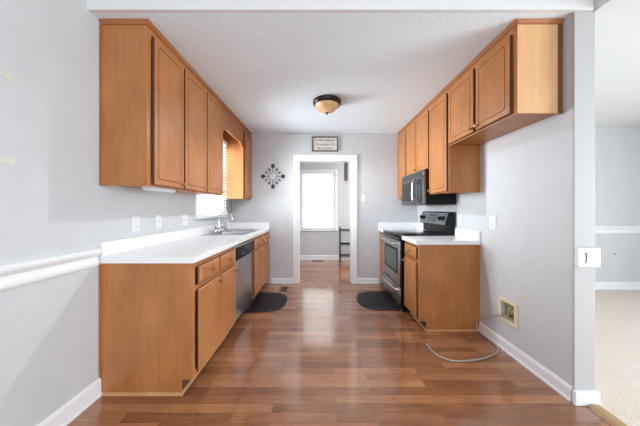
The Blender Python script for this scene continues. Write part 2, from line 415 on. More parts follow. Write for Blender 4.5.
window_x('window_3', -1.35, +.55, .10, 2.2, XE, 1, .1)
window_y('unseen_window_behind', -1.3, 1.1, .65, 2.25, YF-.1, .1)  # unseen window frame, added to go with the fill lamp there

def blind(axis, a0, a1, z0, z1, c, s, label, pitch=.043, sw=.05, tilt=58):
    """horizontal slat blind; c is the plane, s the inward direction"""
    loc = (c, (a0+a1)/2, z0) if axis == 'x' else ((a0+a1)/2, c, z0)
    r = thing('window_blind', loc, label, 'blind')
    def P(a, n, z): return (c+s*n, a, z) if axis == 'x' else (a, c+s*n, z)
    def pr(bm, prof):
        A = [bm.verts.new(P(a0, n, z)) for n, z in prof]; Bv = [bm.verts.new(P(a1, n, z)) for n, z in prof]
        k = len(prof)
        for i in range(k): bm.faces.new((A[i], A[(i+1) % k], Bv[(i+1) % k], Bv[i]))
        bm.faces.new(A[::-1]); bm.faces.new(Bv)
    bm = B(); pr(bm, [(-.022, z1-.045), (.028, z1-.045), (.034, z1-.03), (.034, z1), (-.022, z1)]); obj('head_rail', bm, 'white', r)
    bm = B(); z = z1-.07; ct, st = math.cos(math.radians(tilt)), math.sin(math.radians(tilt))
    while z > z0+.045:
        h = sw/2; th = .0014
        pr(bm, [(-h*ct, z+h*st), (0, z+.003), (h*ct, z-h*st), (h*ct, z-h*st-th), (0, z+.003-th*2), (-h*ct, z+h*st-th)])
        z -= pitch
    obj('slats', bm, 'slat', r)
    bm = B(); pr(bm, [(-.022, z0), (.022, z0), (.022, z0+.018), (-.022, z0+.018)]); obj('bottom_rail', bm, 'white', r)
    for f in (.14, .86):
        a = a0+(a1-a0)*f; obj('ladder_cord', tube(B(), [P(a, .030, z0+.005), P(a, .030, z1-.04)], .0016, 6), 'white', r)
    return r
blind('x', WY0-.025, WY1+.02, WZ0-.0, WZ1+.07, XL+.048, 1, 'white slatted blind over the window above the kitchen sink', tilt=-8)
blind('y', FX0+.005, FX1-.005, FZ0+.002, FZ1-.002, YO+.030, -1, 'white slatted blind on the window seen through the back doorway', tilt=66, pitch=.058, sw=.068)

# ------------------------------------------------------------------ cabinets
class Side:
    def __init__(s, left): s.w, s.k = (XL+.0015, 1) if left else (XR-.0015, -1)
    def x(s, d): return s.w + s.k*d
LS, RS = Side(True), Side(False)
def sbox(bm, S, d0, d1, y0, y1, z0, z1, bev=0): return box(bm, S.x(d0), S.x(d1), y0, y1, z0, z1, bev)
def front_panel(bm, S, d, t, y0, y1, z0, z1, inset=.038, raised=False, plain=False):
    """overlay door or drawer front with a routed, round cornered groove"""
    def lp(i, dd, r): return [(S.x(dd), a, b) for a, b in rrect(y0+i, y1-i, z0+i, z1-i, r)]
    if raised:
        mt = [1, 1, 0, 0]
        L = [lp(.0, d, .001), lp(0, d+t*.45, .001), lp(.004, d+t*.62, .002), (lp(.018, d+t*.75, .003)), lp(.024, d+t, .004)]
    elif plain:
        mt = [1, 0, 0]
        L = [lp(0, d, .001), lp(0, d+t-.009, .001), lp(.006, d+t-.002, .002), lp(.012, d+t, .003)]
    else:
        mt = [1, 1, 0, 0, 2, 2, 2]
        L = [lp(0, d, .001), lp(0, d+t-.005, .001), lp(.002, d+t-.0015, .002), lp(.005, d+t, .003), lp(inset, d+t, .022), lp(inset+.002, d+t-.004, .022), lp(inset+.005, d+t-.004, .022), lp(inset+.007, d+t, .022)]
    return loft(bm, L, mats=mt)
def knob(S, d, y, z, parent):
    k = S.k; pr = [(.007, 0), (.008, .003), (.005, .006), (.005, .012), (.013, .017), (.0155, .022), (.013, .027), (.006, .029)]
    obj('knob', lathe(B(), [(r, k*h) for r, h in pr], 16, (S.x(d), y, z), 'x'), 'brass', parent, 40)
def hinge(S, d, y, z, parent):
    obj('hinge', sbox(B(), S, d-.004, d+.006, y-.004, y+.004, z-.02, z+.02, .001), 'brass', parent)
def upper_cabinet(S, y0, y1, z0, doors, label, cat='cabinet', depth=.305, top=H-.012, group='maple wall cabinets'):
    """doors: list of (y0,y1,knob y or None)"""
    r = thing('wall_cabinet', (S.x(depth/2), (y0+y1)/2, z0), label, cat, group)
    y0 += .0007; y1 -= .0007
    bm = B(); sbox(bm, S, 0, depth-.02, y0, y1, z0+.012, top)          # carcass
    obj('carcass', bm, 'maple', r)
    bm = B(); st = .038                                                   # face frame
    sbox(bm, S, depth-.0195, depth, y0, y0+st, z0, top); sbox(bm, S, depth-.0195, depth, y1-st, y1, z0, top)
    sbox(bm, S, depth-.0195, depth, y0+st, y1-st, z0, z0+st); sbox(bm, S, depth-.0195, depth, y0+st, y1-st, top-.09, top)
    if len(doors) > 1:
        m = (doors[0][1]+doors[1][0])/2; sbox(bm, S, depth-.0195, depth, m-.02, m+.02, z0+st, top-.09)
    obj('face_frame', bm, 'maple', r)
    bm = B(); sbox(bm, S, .0, depth-.02, y0, y0+.012, z0, z0+.0118)
    obj('side_lip', bm, 'maple', r)
    for a, b, kn in doors:
        dr = obj('door', front_panel(B(), S, depth+.002, .020, a, b, z0+.012, top-.062), DOOR, r)
        if kn is not None: knob(S, depth+.0225, kn, z0+.045, dr)
    return r
# left run of wall cabinets
ZU = 1.362
a = upper_cabinet(LS, 1.533, 1.925, ZU, [(1.575, 1.918, 1.895)], 'single-door maple wall cabinet nearest the camera on the left wall')
obj('end_stile', box(B(), XL+.0015, XL+.012, 1.5275, 1.533, ZU+.003, H-.03), 'mapley', a)
upper_cabinet(LS, 1.925, 2.70, ZU, [(1.935, 2.307, 2.283), (2.321, 2.690, 2.668)], 'two-door maple wall cabinet left of the sink window')
upper_cabinet(LS, 3.46, 3.828, ZU, [(3.475, 3.815, None)], 'narrow maple wall cabinet between the sink window and the back wall')
# right run of wall cabinets
ZF = 1.833
upper_cabinet(RS, 1.533, 2.33, ZF, [(1.560, 1.905, 1.882), (1.932, 2.310, 1.957)], 'short maple wall cabinet over the empty refrigerator space')
upper_cabinet(RS, 2.33, 2.73, 1.375, [(2.345, 2.715, 2.69)], 'tall maple wall cabinet right of the microwave')
upper_cabinet(RS, 2.73, 3.45, 1.678, [(2.742, 3.083, 3.06), (3.097, 3.438, 3.12)], 'short maple wall cabinet directly above the microwave')
upper_cabinet(RS, 3.45, 3.828, 1.375, [(3.465, 3.815, None)], 'tall maple wall cabinet in the corner left of the microwave')
# dark scribe strip where the end cabinet meets the wall
obj('scribe_strip', box(B(), XR-.040, XR-.0125, 1.526, 1.5325, ZF+.003, H-.03), 'walnut', bpy.data.objects['wall_cabinet.003'])['label'] = 'darker brown scribe strip'
obj('end_panel', box(B(), XR-.302, XR-.041, 1.528, 1.5325, ZF+.001, H-.030), 'litmaple', bpy.data.objects['wall_cabinet.003'])['label'] = 'maple end panel with its brightness painted into the colour'

# crown strips along the cabinet tops
def crown(S, y0, y1, d, label, cab):
    pr = [(d+.001, H-.028), (d+.008, H-.027), (d+.011, H-.018), (d+.020, H-.008), (d+.023, H-.002), (d+.001, H-.002)]
    bm = prism(B(), [(S.x(a), b) for a, b in pr], 'y', y0-.018, y1)
    r = tag(obj('crown_molding', bm, 'mapley'), label, 'molding', 'cabinet crown moldings')
    bm = B(); bm2 = [(y0-.001, H-.028), (y0-.006, H-.027), (y0-.008, H-.018), (y0-.015, H-.008), (y0-.018, H-.002), (y0-.001, H-.002)]
    prism(bm, [(a, b) for a, b in bm2], 'x', S.x(0.012), S.x(d+.0005))
    obj('crown_return', bm, 'mapley', cab)
crown(LS, 1.533, 3.826, .305, 'maple crown molding along the ceiling above the left cabinets', bpy.data.objects['wall_cabinet'])
crown(RS, 1.533, 3.826, .305, 'maple crown molding along the ceiling above the right cabinets', bpy.data.objects['wall_cabinet.003'])

# scalloped valance over the sink window
y0, y1, zt = 2.7015, 3.4585, H-.012
pts = [(y0, zt), (y0, 2.115)]
N = 44
for i in range(N+1):
    u = i/N; e = min(u, 1-u)*2
    z = 2.115
    if e < .12: z = 2.115 + .012*math.sin(e/.12*PI/2)
    elif e < .45:
        q = (e-.12)/.33; z = 2.127 + .045*(q*q*(3-2*q))
    else: z = 2.172 - .010*math.sin((e-.45)/.55*PI/2)
    pts.append((y0+(y1-y0)*u, z))
pts += [(y1, 2.115), (y1, zt)]
bm = B(); n = len(pts)
A = [bm.verts.new((LS.x(.286), p[0], p[1])) for p in pts]; C2 = [bm.verts.new((LS.x(.304), p[0], p[1])) for p in pts]
for i in range(n): bm.faces.new((A[i], A[(i+1) % n], C2[(i+1) % n], C2[i]))
for V in (A, C2):
    for i in range(2, n-3):          # strips from scallop up to the top edge
        pass
    bm.faces.new(V)
tag(obj('valance', bm, 'mapley'), 'scalloped maple valance board bridging the cabinets above the sink window', 'valance')

# base cabinets
def base_cabinet(S, y0, y1, doors, drawers, label, depth=.60, end=None, body_top=.855, hollow=False):
    r = thing('base_cabinet', (S.x(depth/2), (y0+y1)/2, 0), label, 'cabinet', 'maple base cabinets')
    y0 += .0007; y1 -= .0007; top = .855; toe = .095; rec = .07
    bm = B(); sbox(bm, S, .0, depth-.021, y0+(.012 if end else 0), y1, toe, body_top if not hollow else .66)
    if hollow: sbox(bm, S, 0, .03, y0, y1, .66, top); 
    obj('carcass', bm, 'maple', r)
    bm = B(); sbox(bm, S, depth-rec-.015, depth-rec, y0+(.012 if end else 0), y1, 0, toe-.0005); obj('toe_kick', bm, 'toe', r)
    if end:    # finished end panel with toe notch
        pr = [(0, .0), (depth-rec, 0), (depth-rec, toe), (depth-.021, toe), (depth-.021, top), (0, top)]
        bm = prism(B(), [(S.x(a), b) for a, b in pr], 'y', y0, y0+.0115); obj('end_panel', bm, 'maple', r)
        bm = B(); q = [(y0-.0135, .0), (y0-.0005, .0), (y0-.0005, .016), (y0-.006, .015), (y0-.011, .010)]
        prism(bm, q, 'x', S.x(.0 if S is LS else .018), S.x(depth-rec+.013))
        q2 = [(S.x(depth-rec+.0005), 0), (S.x(depth-rec+.0135), 0), (S.x(depth-rec+.011), .010), (S.x(depth-rec+.006), .015), (S.x(depth-rec+.0005), .016)]
        prism(bm, q2, 'y', y0-.013, y1); obj('shoe_molding', bm, 'tanwood', r)
        if S is LS: obj('scribe_strip', box(B(), XL+.0015, XL+.013, y0-.010, y0-.0005, .118, .843), 'mapley', r)
    bm = B(); st = .038; dz = .680
    sbox(bm, S, depth-.0205, depth, y0, y0+st, toe, top); sbox(bm, S, depth-.0205, depth, y1-st, y1, toe, top)
    sbox(bm, S, depth-.0205, depth, y0+st, y1-st, toe, toe+st); sbox(bm, S, depth-.0205, depth, y0+st, y1-st, top-st, top); sbox(bm, S, depth-.0205, depth, y0+st, y1-st, dz-.02, dz+.02)
    for (p, q) in zip(doors, doors[1:]):
        m = (p[1]+q[0])/2; sbox(bm, S, depth-.0205, depth, m-.018, m+.018, toe+st, dz-.02); sbox(bm, S, depth-.0205, depth, m-.018, m+.018, dz+.02, top-st)
    obj('face_frame', bm, 'maple', r)
    for a, b, kn in doors:
        dr = obj('door', front_panel(B(), S, depth+.002, .020, a, b, toe+.012, .668, plain=True), DOOR, r)
        knob(S, depth+.0225, kn, .630, dr)
    for a, b in drawers:
        dr = obj('drawer', front_panel(B(), S, depth+.002, .020, a, b, .698, .826, raised=True), DOOR, r)
        knob(S, depth+.0225, (a+b)/2, .762, dr)
    return r
bc = base_cabinet(LS, 1.533, 2.303, [(1.590, 1.925, 1.90), (1.937, 2.262, 2.24)], [(1.590, 1.925), (1.937, 2.262)], 'two-drawer, two-door maple base cabinet nearest the camera on the left', end=True)
obj('filler_strip', sbox(B(), LS, .6005, .608, 2.275, 2.301, .11, .853), 'tanwood', bc)['label'] = 'pale unpainted filler strip'
base_cabinet(LS, 2.917, 3.828, [(2.935, 3.205, 3.18), (3.217, 3.487, 3.24), (3.50, 3.80, 3.53)], [(2.935, 3.205), (3.217, 3.487), (3.50, 3.80)], 'maple sink base cabinet under the sink, beyond the dishwasher', hollow=True)
base_cabinet(RS, 2.331, 2.727, [(2.372, 2.700, 2.675)], [(2.372, 2.700)], 'single-drawer maple base cabinet right of the range', end=True)
base_cabinet(RS, 3.462, 3.828, [(3.48, 3.795, 3.505)], [(3.48, 3.795)], 'narrow maple base cabinet between the range and the back wall')

# ------------------------------------------------------------------ countertops
CT0, CT1 = .8565, .897
SY0, SY1, SX0, SX1 = 2.815, 3.555, -1.388, -.915       # sink cutout
r = thing('countertop', (-1.13, 2.67, CT0), 'long white laminate countertop holding the sink on the left', 'countertop', 'white laminate countertops')
bm = B(); xe = -.822; xa = XL+.0015
def slab(bm, x0, x1, y0, y1): box(bm, x0, x1, y0, y1, CT0, CT1)
slab(bm, xa, xe, 1.527, SY0); slab(bm, xa, xe, SY1, YB-.001); slab(bm, xa, SX0, SY0, SY1); slab(bm, SX1, xe, SY0, SY1)
obj('worktop', bm, 'counter', r)
bm = B(); box(bm, xa, xa+.02, 1.527, YB-.001, CT1+.0003, .992, .003); obj('backsplash', bm, 'counter', r)
bm = B(); box(bm, xa+.0205, xe+.004, YB-.021, YB-.001, CT1+.0003, .992, .003); obj('backsplash', bm, 'counter', r)
def rcounter(y0, y1, label, back):
    r = thing('countertop', (1.26, (y0+y1)/2, CT0), label, 'countertop', 'white laminate countertops')
    xb = XR-.0015; obj('worktop', box(B(), .948, xb, y0, y1, CT0, CT1, .003), 'counter', r)
    obj('backsplash', box(B(), xb-.02, xb, y0, y1-(.0215 if back else 0), CT1+.0003, .992, .003), 'counter', r)
    if back: obj('backsplash', box(B(), .955, xb, y1-.02, y1, CT1+.0003, .992, .003), 'counter', r)
rcounter(2.314, 2.728, 'short white countertop right of the range with a side splash', False)
rcounter(3.462, YB-.001, 'small white countertop in the corner beyond the range', True)

# ------------------------------------------------------------------ sink and faucet
r = thing('sink', ((SX0+SX1)/2, (SY0+SY1)/2, .70), 'stainless steel double bowl sink set in the left countertop', 'sink')
def bowl(y0, y1, x0, x1):
    bm = B(); zt = .9015
    L = []
    for ins, z, rr in ((0, zt, .03), (.006, zt-.006, .034), (.014, .76, .045), (.03, .735, .05)):
        L.append([(a, b, z) for a, b in rrect(x0+ins, x1-ins, y0+ins, y1-ins, rr, 5)])
    for ins, z, rr in ((.028, .733, .05), (.012, .758, .045), (.003, zt-.006, .034), (-.001, zt-.001, .03)):
        L.append([(a, b, z) for a, b in rrect(x0+ins, x1-ins, y0+ins, y1-ins, rr, 5)])
    # open cup: inner skin then outer skin
    V = [[bm.verts.new(p) for p in lp] for lp in L]
    for k in (0, 1, 2, 4, 5, 6):
        n = len(V[k])
        for i in range(n): bm.faces.new((V[k][i], V[k][(i+1) % n], V[k+1][(i+1) % n], V[k+1][i]))
    bm.faces.new(V[3]); bm.faces.new(V[4][::-1])
    n = len(V[0])
    for i in range(n): bm.faces.new((V[0][i], V[0][(i+1) % n], V[7][(i+1) % n], V[7][i]))
    o = obj('bowl', bm, 'steel', r, 35)
    obj('drain', lathe(B(), [(.04, .736), (.038, .739), (.012, .737)], 20, ((x0+x1)/2, (y0+y1)/2, 0)), 'chrome', o)
bx0, bx1 = -1.325, -.935
b1, b2 = (2.84, 3.17), (3.20, 3.53)
bowl(b1[0], b1[1], bx0, bx1); bowl(b2[0], b2[1], bx0, bx1)
bm = B(); z0, z1 = CT1+.0005, .9025
ox0, ox1, oy0, oy1 = SX0-.012, SX1+.012, SY0-.012, SY1+.012
box(bm, ox0, bx0-.001, oy0, oy1, z0, z1); box(bm, bx1+.001, ox1, oy0, oy1, z0, z1)
box(bm, bx0-.001, bx1+.001, oy0, b1[0]-.001, z0, z1); box(bm, bx0-.001, bx1+.001, b1[1]+.001, b2[0]-.001, z0, z1); box(bm, bx0-.001, bx1+.001, b2[1]+.001, oy1, z0, z1)
obj('rim', bm, 'steel', r)
fy = 3.15; fx = -1.355; fz = .903
r = thing('faucet', (fx, fy, fz), 'chrome gooseneck faucet with two handles at the back of the sink', 'faucet')
obj('base_plate', box(B(), fx-.024, fx+.024, fy-.125, fy+.125, fz, fz+.012, .004), 'chrome', r, 40)
bm = B(); tube(bm, [(fx, fy, fz+.01), (fx, fy, fz+.08), (fx, fy, fz+.19), (fx+.03, fy, fz+.25), (fx+.09, fy, fz+.275), (fx+.15, fy, fz+.25), (fx+.175, fy, fz+.20), (fx+.178, fy, fz+.165)], .0105, 12, 8)
lathe(bm, [(.02, .011), (.02, .03), (.013, .045)], 16, (fx, fy, fz)); obj('spout', bm, 'chrome', r, 40)
for k, yy in enumerate((fy-.10, fy+.10)):
    bm = B(); lathe(bm, [(.021, .0125), (.021, .03), (.014, .05), (.018, .058), (.018, .068), (.006, .072)], 16, (fx, yy, fz))
    tube(bm, [(fx, yy, fz+.062), (fx+.01, yy+(-.045 if k == 0 else .045), fz+.078)], .006, 8); obj('handle', bm, 'chrome', r, 40)
r = thing('soap_bottle', (-1.36, 3.46, .9035), 'white pump soap bottle standing right of the faucet', 'soap bottle')
obj('bottle', lathe(B(), [(.026, 0), (.028, .004), (.028, .085), (.022, .10), (.011, .108), (.011, .118)], 20, (-1.36, 3.46, .9035)), 'soap', r, 40)
bm = lathe(B(), [(.012, .1185), (.012, .130), (.004, .132), (.004, .150), (.009, .152), (.009, .160)], 14, (-1.36, 3.46, .9035))
tube(bm, [(-1.36, 3.46, 1.058), (-1.325, 3.46, 1.054)], .004, 8); obj('pump', bm, 'plate', r, 40)

# ------------------------------------------------------------------ dishwasher
y0, y1 = 2.3065, 2.9135
r = thing('dishwasher', (-1.12, 2.61, 0), 'stainless dishwasher with a black control panel under the left countertop', 'dishwasher')
bm = box(B(), -1.42, -.868, y0, y1, .10, .70); obj('body', bm, 'black', r)
obj('toe_panel', box(B(), -.93, -.915, y0+.004, y1-.004, .002, .0995), 'black', r)
bm = B(); n = 14                                        # bowed stainless door
def bow(u): return .014*(1-(2*u-1)**2)
P0, P1 = [], []
obj('door_core', box(B(), -.8675, -.8505, y0+.001, y1-.001, .102, .696), 'black', r)
pts = [(-.850, y0+.004)] + [(-.838+bow(i/n), y0+.004+(y1-y0-.008)*i/n) for i in range(n+1)] + [(-.850, y1-.004)]
prism(bm, pts, 'z', .105, .694); obj('door', bm, 'steel', r, 30)
bm = B(); pts = [(-.866, y0+.003)] + [(-.824+bow(i/n), y0+.003+(y1-y0-.006)*i/n) for i in range(n+1)] + [(-.866, y1-.003)]
prism(bm, pts, 'z', .700, .826); cp = obj('control_panel', bm, 'black', r, 30)
bm = B(); pts = [(-.866, y0+.003)] + [(-.826+bow(i/n), y0+.003+(y1-y0-.006)*i/n) for i in range(n+1)] + [(-.866, y1-.003)]
prism(bm, pts, 'z', .8265, .846); obj('vent_strip', bm, 'steel', r, 30)
bm = B(); box(bm, -.811, -.8085, 2.53, 2.69, .775, .800, .001); box(bm, -.812, -.806, 2.53, 2.69, .803, .808)
obj('latch_recess', bm, 'gunmetal', cp)
for k in range(5):
    obj('button', box(B(), -.8135, -.8105, 2.43+k*.018, 2.44+k*.018, .745, .751), 'silver', cp)

# ------------------------------------------------------------------ range
y0, y1 = 2.7325, 3.4575
r = thing('range', (1.26, (y0+y1)/2, 0), 'stainless and black electric range between the right base cabinets', 'range')
obj('body', box(B(), .972, 1.578, y0, y1, .02, .888), 'black', r)
bm = B()
for a in (.99, 1.54):
    for b in (y0+.03, y1-.03): obj('foot', lathe(B(), [(.015, 0), (.015, .0195)], 10, (a, b, 0)), 'black', r)
ck = obj('cooktop', box(B(), .925, 1.50, y0+.001, y1-.001, .8885, .912, .005), 'blackglass', r, 40)
for bx, by, rad in ((1.08, 2.90, .085), (1.08, 3.27, .105), (1.35, 2.92, .105), (1.35, 3.28, .08)):
    bm = B(); n = 40
    for rr in (rad, rad*.6):
        V = [[bm.verts.new((bx+q*math.cos(2*PI*i/n), by+q*math.sin(2*PI*i/n), .9125)) for i in range(n)] for q in (rr, rr-.004)]
        for i in range(n): bm.faces.new((V[0][i], V[0][(i+1) % n], V[1][(i+1) % n], V[1][i]))
    obj('burner_ring', bm, 'silver', ck)
obj('front_trim', box(B(), .930, .9715, y0+.002, y1-.002, .838, .888, .004), 'black', r, 40)
bm = B()
for k in range(10): box(bm, .9285, .9305, y0+.06+k*.062, y0+.105+k*.062, .850, .858)
obj('vent_slot', bm, 'silver', r)
dr = obj('oven_door', box(B(), .9345, .9715, y0+.003, y1-.003, .305, .832, .002), 'black', r, 40)
obj('front_skin', box(B(), .930, .9343, y0+.005, y1-.005, .308, .829, .0015), 'steel', dr, 40)
obj('window', loft(B(), [[(x, a, b) for a, b in rrect(y0+.09+i, y1-.09-i, .43+i, .735-i, .02)] for x, i in ((.9302, 0), (.927, 0), (.9262, .003))]), 'black', dr)
obj('glass', loft(B(), [[(x, a, b) for a, b in rrect(y0+.118, y1-.118, .458, .707, .012)] for x in (.9262, .9255)]), 'ovenglass', dr)
def bar_handle(z, parent, dx=.925, bow_=.045):
    bm = B(); a, b = y0+.035, y1-.035
    tube(bm, [(dx+.006, a, z), (dx-.030, a+.012, z), (dx-bow_, a+.07, z), (dx-bow_-.006, (a+b)/2, z), (dx-bow_, b-.07, z), (dx-.030, b-.012, z), (dx+.006, b, z)], .0115, 12, 8)
    obj('handle', bm, 'chrome', parent, 50)
bar_handle(.800, dr)
dw = obj('storage_drawer', box(B(), .9365, .9715, y0+.003, y1-.003, .075, .297, .002), 'black', r, 40)
obj('front_skin', box(B(), .932, .9363, y0+.005, y1-.005, .078, .294, .0015), 'steel', dw, 40)
bar_handle(.262, dw, .927)
obj('kick_strip', box(B(), .965, .9715, y0+.01, y1-.01, .022, .070), 'black', r)
# backguard: sloping console on a black riser
obj('riser', box(B(), 1.505, 1.572, y0+.012, y1-.032, .9125, 1.0175, .003), 'black', r)
bm = prism(B(), [(1.455, 1.018), (1.572, 1.018), (1.572, 1.172), (1.525, 1.178), (1.50, 1.17)], 'y', y0+.002, y1-.022)
cg = obj('console', bm, 'black', r)
nx, nz = Vector((-.958, 0, .284)), Vector((.284, 0, .958))       # slope frame of the face (1.43,1.018)-(1.475,1.17)
def slope(bm, a0, a1, t0, t1, h0, h1):
    vs = []
    base = Vector((1.455, 0, 1.018))
    for hh in (h0, h1):
        for (a, t) in ((a0, t0), (a1, t0), (a1, t1), (a0, t1)):
            p = base + nz*t + nx*hh; vs.append(bm.verts.new((p.x, a, p.z)))
    for f in ((0, 1, 2, 3), (7, 6, 5, 4), (0, 4, 5, 1), (1, 5, 6, 2), (2, 6, 7, 3), (3, 7, 4, 0)): bm.faces.new([vs[i] for i in f])
    return bm
obj('console_face', slope(B(), y0+.012, y1-.032, .006, .150, .0, .003), 'consolegrey', cg)
obj('display', slope(B(), 3.00, 3.19, .03, .125, .0032, .006), 'display', cg)
bm = B()
for i in range(4):
    for j in range(3): slope(bm, 3.015+i*.043, 3.045+i*.043, .04+j*.026, .055+j*.026, .0062, .0068)
obj('keypad', bm, 'silver', cg)
for yy in (2.80, 2.88, 3.31, 3.39):
    c = Vector((1.455, yy, 1.018)) + nz*.078 + nx*.004
    bm = B(); lathe(bm, [(.028, 0), (.027, .010), (.021, .014), (.019, .026), (.010, .028)], 20)
    box(bm, -.004, .004, -.019, .019, .026, .033)
    rot = nx.to_track_quat('Z', 'Y').to_matrix().to_4x4()
    bmesh.ops.transform(bm, matrix=Matrix.Translation(c) @ rot, verts=bm.verts); obj('knob', bm, 'black', cg, 40)

# ------------------------------------------------------------------ microwave
y0, y1, z0, z1 = 2.7315, 3.4485, 1.262, 1.674
r = thing('microwave', (1.40, (y0+y1)/2, z0), 'stainless over-the-range microwave hung above the range', 'microwave')
obj('body', box(B(), 1.232, 1.580, y0, y1, z0, z1), 'black', r)
dr = obj('door', box(B(), 1.200, 1.2315, y0+.195, y1, z0+.004, z1-.075, .004), 'darksteel', r, 40)
obj('window', box(B(), 1.1965, 1.2005, y0+.25, y1-.03, z0+.055, z1-.115, .001), 'blackglass', dr)
bm = B(); tube(bm, [(1.202, y0+.222, z0+.03), (1.168, y0+.222, z0+.05), (1.160, y0+.222, z0+.11), (1.160, y0+.222, z1-.17), (1.168, y0+.222, z1-.11), (1.202, y0+.222, z1-.09)], .012, 12, 6)
obj('handle', bm, 'chrome', dr, 50)
cp = obj('control_panel', box(B(), 1.200, 1.2315, y0, y0+.193, z0+.004, z1-.075, .004), 'darksteel', r, 40)
obj('display', box(B(), 1.1975, 1.2002, y0+.045, y0+.165, z0+.02, z1-.10), 'blackglass', cp)
bm = B()
for i in range(3):
    for j in range(6): box(bm, 1.1965, 1.1974, y0+.058+i*.033, y0+.080+i*.033, z0+.035+j*.032, z0+.05+j*.032)
obj('keypad', bm, 'gunmetal', cp)
tv = obj('top_vent', box(B(), 1.202, 1.2315, y0, y1, z1-.073, z1-.001, .004), 'darksteel', r, 40)
bm = B()
for j in range(3): box(bm, 1.2005, 1.2025, y0+.04, y1-.04, z1-.060+j*.018, z1-.053+j*.018)
obj('grille_slot', bm, 'gunmetal', tv)

# ------------------------------------------------------------------ ceiling light
cx, cy = .08, 2.68
r = thing('ceiling_light', (cx, cy, 2.29), 'bronze flush-mount ceiling light with an amber glass bowl', 'light')
obj('pan', lathe(B(), [(.150, H-.001), (.160, H-.004), (.163, H-.018), (.158, H-.034), (.150, H-.046), (.140, H-.050), (.135, H-.040)], 40, (cx, cy, 0)), 'bronze', r, 40)
obj('glass_bowl', lathe(B(), [(.137, H-.0515), (.130, H-.066), (.112, H-.085), (.086, H-.106), (.052, H-.122), (.018, H-.129), (.004, H-.130)], 40, (cx, cy, 0)), 'amber', r, 60)
obj('finial', lathe(B(), [(.012, H-.1305), (.014, H-.136), (.009, H-.142), (.011, H-.148), (.004, H-.155)], 16, (cx, cy, 0)), 'bronze', r, 60)

l = bpy.data.lights.new('added_fill_spot', 'SPOT'); l.energy = 55; l.shadow_soft_size = .03; l.color = (.86, .935, 1); l.spot_size = math.radians(172); l.spot_blend = .6  # added fill lamp under the unlit fixture, brightens the kitchen
lo = bpy.data.objects.new('added_fill_spot', l); COL.objects.link(lo); lo.location = (cx, cy, H-.185)
# ------------------------------------------------------------------ utensil clock
cx, cz, yw = -.765, 1.742, YB-.0005
r = thing('wall_clock', (cx, YB, cz), 'round dark wall clock made of spoons and forks on the back wall', 'clock')
obj('dial', lathe(B(), [(.050, 0), (.050, -.008), (.046, -.010)], 32, (cx, yw, cz), 'y'), 'plate', r)
def utensil(ang, L0, L1, kind, big):
    bm = B(); w_ = .0045 if big else .003
    box(bm, -w_, w_, -.010, -.005, L0, L1)
    hw, hl = (.034, .036) if big else (.017, .022)
    if kind == 'spoon':
        n = 18; f = [bm.verts.new((hw*math.cos(2*PI*i/n), -.006, L1+hl+hl*math.sin(2*PI*i/n)*1.0)) for i in range(n)]
        g2 = [bm.verts.new((hw*.9*math.cos(2*PI*i/n), -.012, L1+hl+hl*.9*math.sin(2*PI*i/n))) for i in range(n)]
        for i in range(n): bm.faces.new((f[i], f[(i+1) % n], g2[(i+1) % n], g2[i]))
        bm.faces.new(f[::-1]); bm.faces.new(g2)
    elif kind == 'fork':
        prism(bm, [(-w_, L1), (-hw*.8, L1+hl*.5), (-hw*.8, L1+hl), (hw*.8, L1+hl), (hw*.8, L1+hl*.5), (w_, L1)], 'y', -.011, -.006)
        t = hw*.8*2/7
        for k in range(4): box(bm, -hw*.8+2*k*t, -hw*.8+(2*k+1)*t, -.011, -.006, L1+hl, L1+2*hl)
    else:
        prism(bm, [(-w_, L1), (-hw*.85, L1+hl*.6), (-hw*.75, L1+2*hl), (hw*.75, L1+2*hl), (hw*.85, L1+hl*.6), (w_, L1)], 'y', -.011, -.006)
    bmesh.ops.transform(bm, matrix=Matrix.Translation((cx, yw, cz)) @ Matrix.Rotation(ang, 4, 'Y'), verts=bm.verts)
    obj(kind, bm, 'gunmetal', r)
for i in range(12):
    ang = i*PI/6
    if i % 3 == 0: utensil(ang, .050, .128, ['spatula', 'spoon', 'spatula', 'spoon'][i//3], True)
    else: utensil(ang, .050, .104, 'spoon' if i % 2 else 'fork', False)
for ang, ln in ((-.55, .042), (2.2, .048)):
    bm = box(B(), -.0025, .0025, -.0125, -.0105, -.008, ln)
    bmesh.ops.transform(bm, matrix=Matrix.Translation((cx, yw, cz)) @ Matrix.Rotation(ang, 4, 'Y'), verts=bm.verts); obj('hand', bm, 'gunmetal', r)

# ------------------------------------------------------------------ framed sign over the doorway
x0, x1, z0, z1 = -.130, .290, 2.145, 2.385
r = thing('wall_sign', ((x0+x1)/2, YB, z0), 'small framed sign with three lines of lettering above the doorway', 'sign')
bm = B(); t = .017
for a in ((x0, x1, z0, z0+t), (x0, x1, z1-t, z1), (x0, x0+t, z0+t, z1-t), (x1-t, x1, z0+t, z1-t)): box(bm, a[0], a[1], YB-.026, YB-.0005, a[2], a[3])
obj('frame', bm, 'signframe', r)
bd = obj('board', box(B(), x0+t+.0005, x1-t-.0005, YB-.014, YB-.001, z0+t+.0005, z1-t-.0005), 'signboard', r)
def text(body, x, z, size, m, parent, y):
    cu = bpy.data.curves.new('lettering', 'FONT'); cu.body = body; cu.size = size; cu.extrude = .0008; cu.align_x = 'CENTER'
    tmp = bpy.data.objects.new('tmp_text', cu); COL.objects.link(tmp)
    bpy.context.view_layer.update()
    me = bpy.data.meshes.new_from_object(tmp.evaluated_get(bpy.context.evaluated_depsgraph_get()))
    bpy.data.objects.remove(tmp)
    bm = B(); bm.from_mesh(me)
    bmesh.ops.transform(bm, matrix=Matrix.Translation((x, y, z)) @ Matrix.Rotation(PI/2, 4, 'X'), verts=bm.verts)
    return obj('lettering', bm, m, parent)
mx_ = (x0+x1)/2
text('all the Happiest', mx_, 2.312, .050, 'ink', bd, YB-.015)
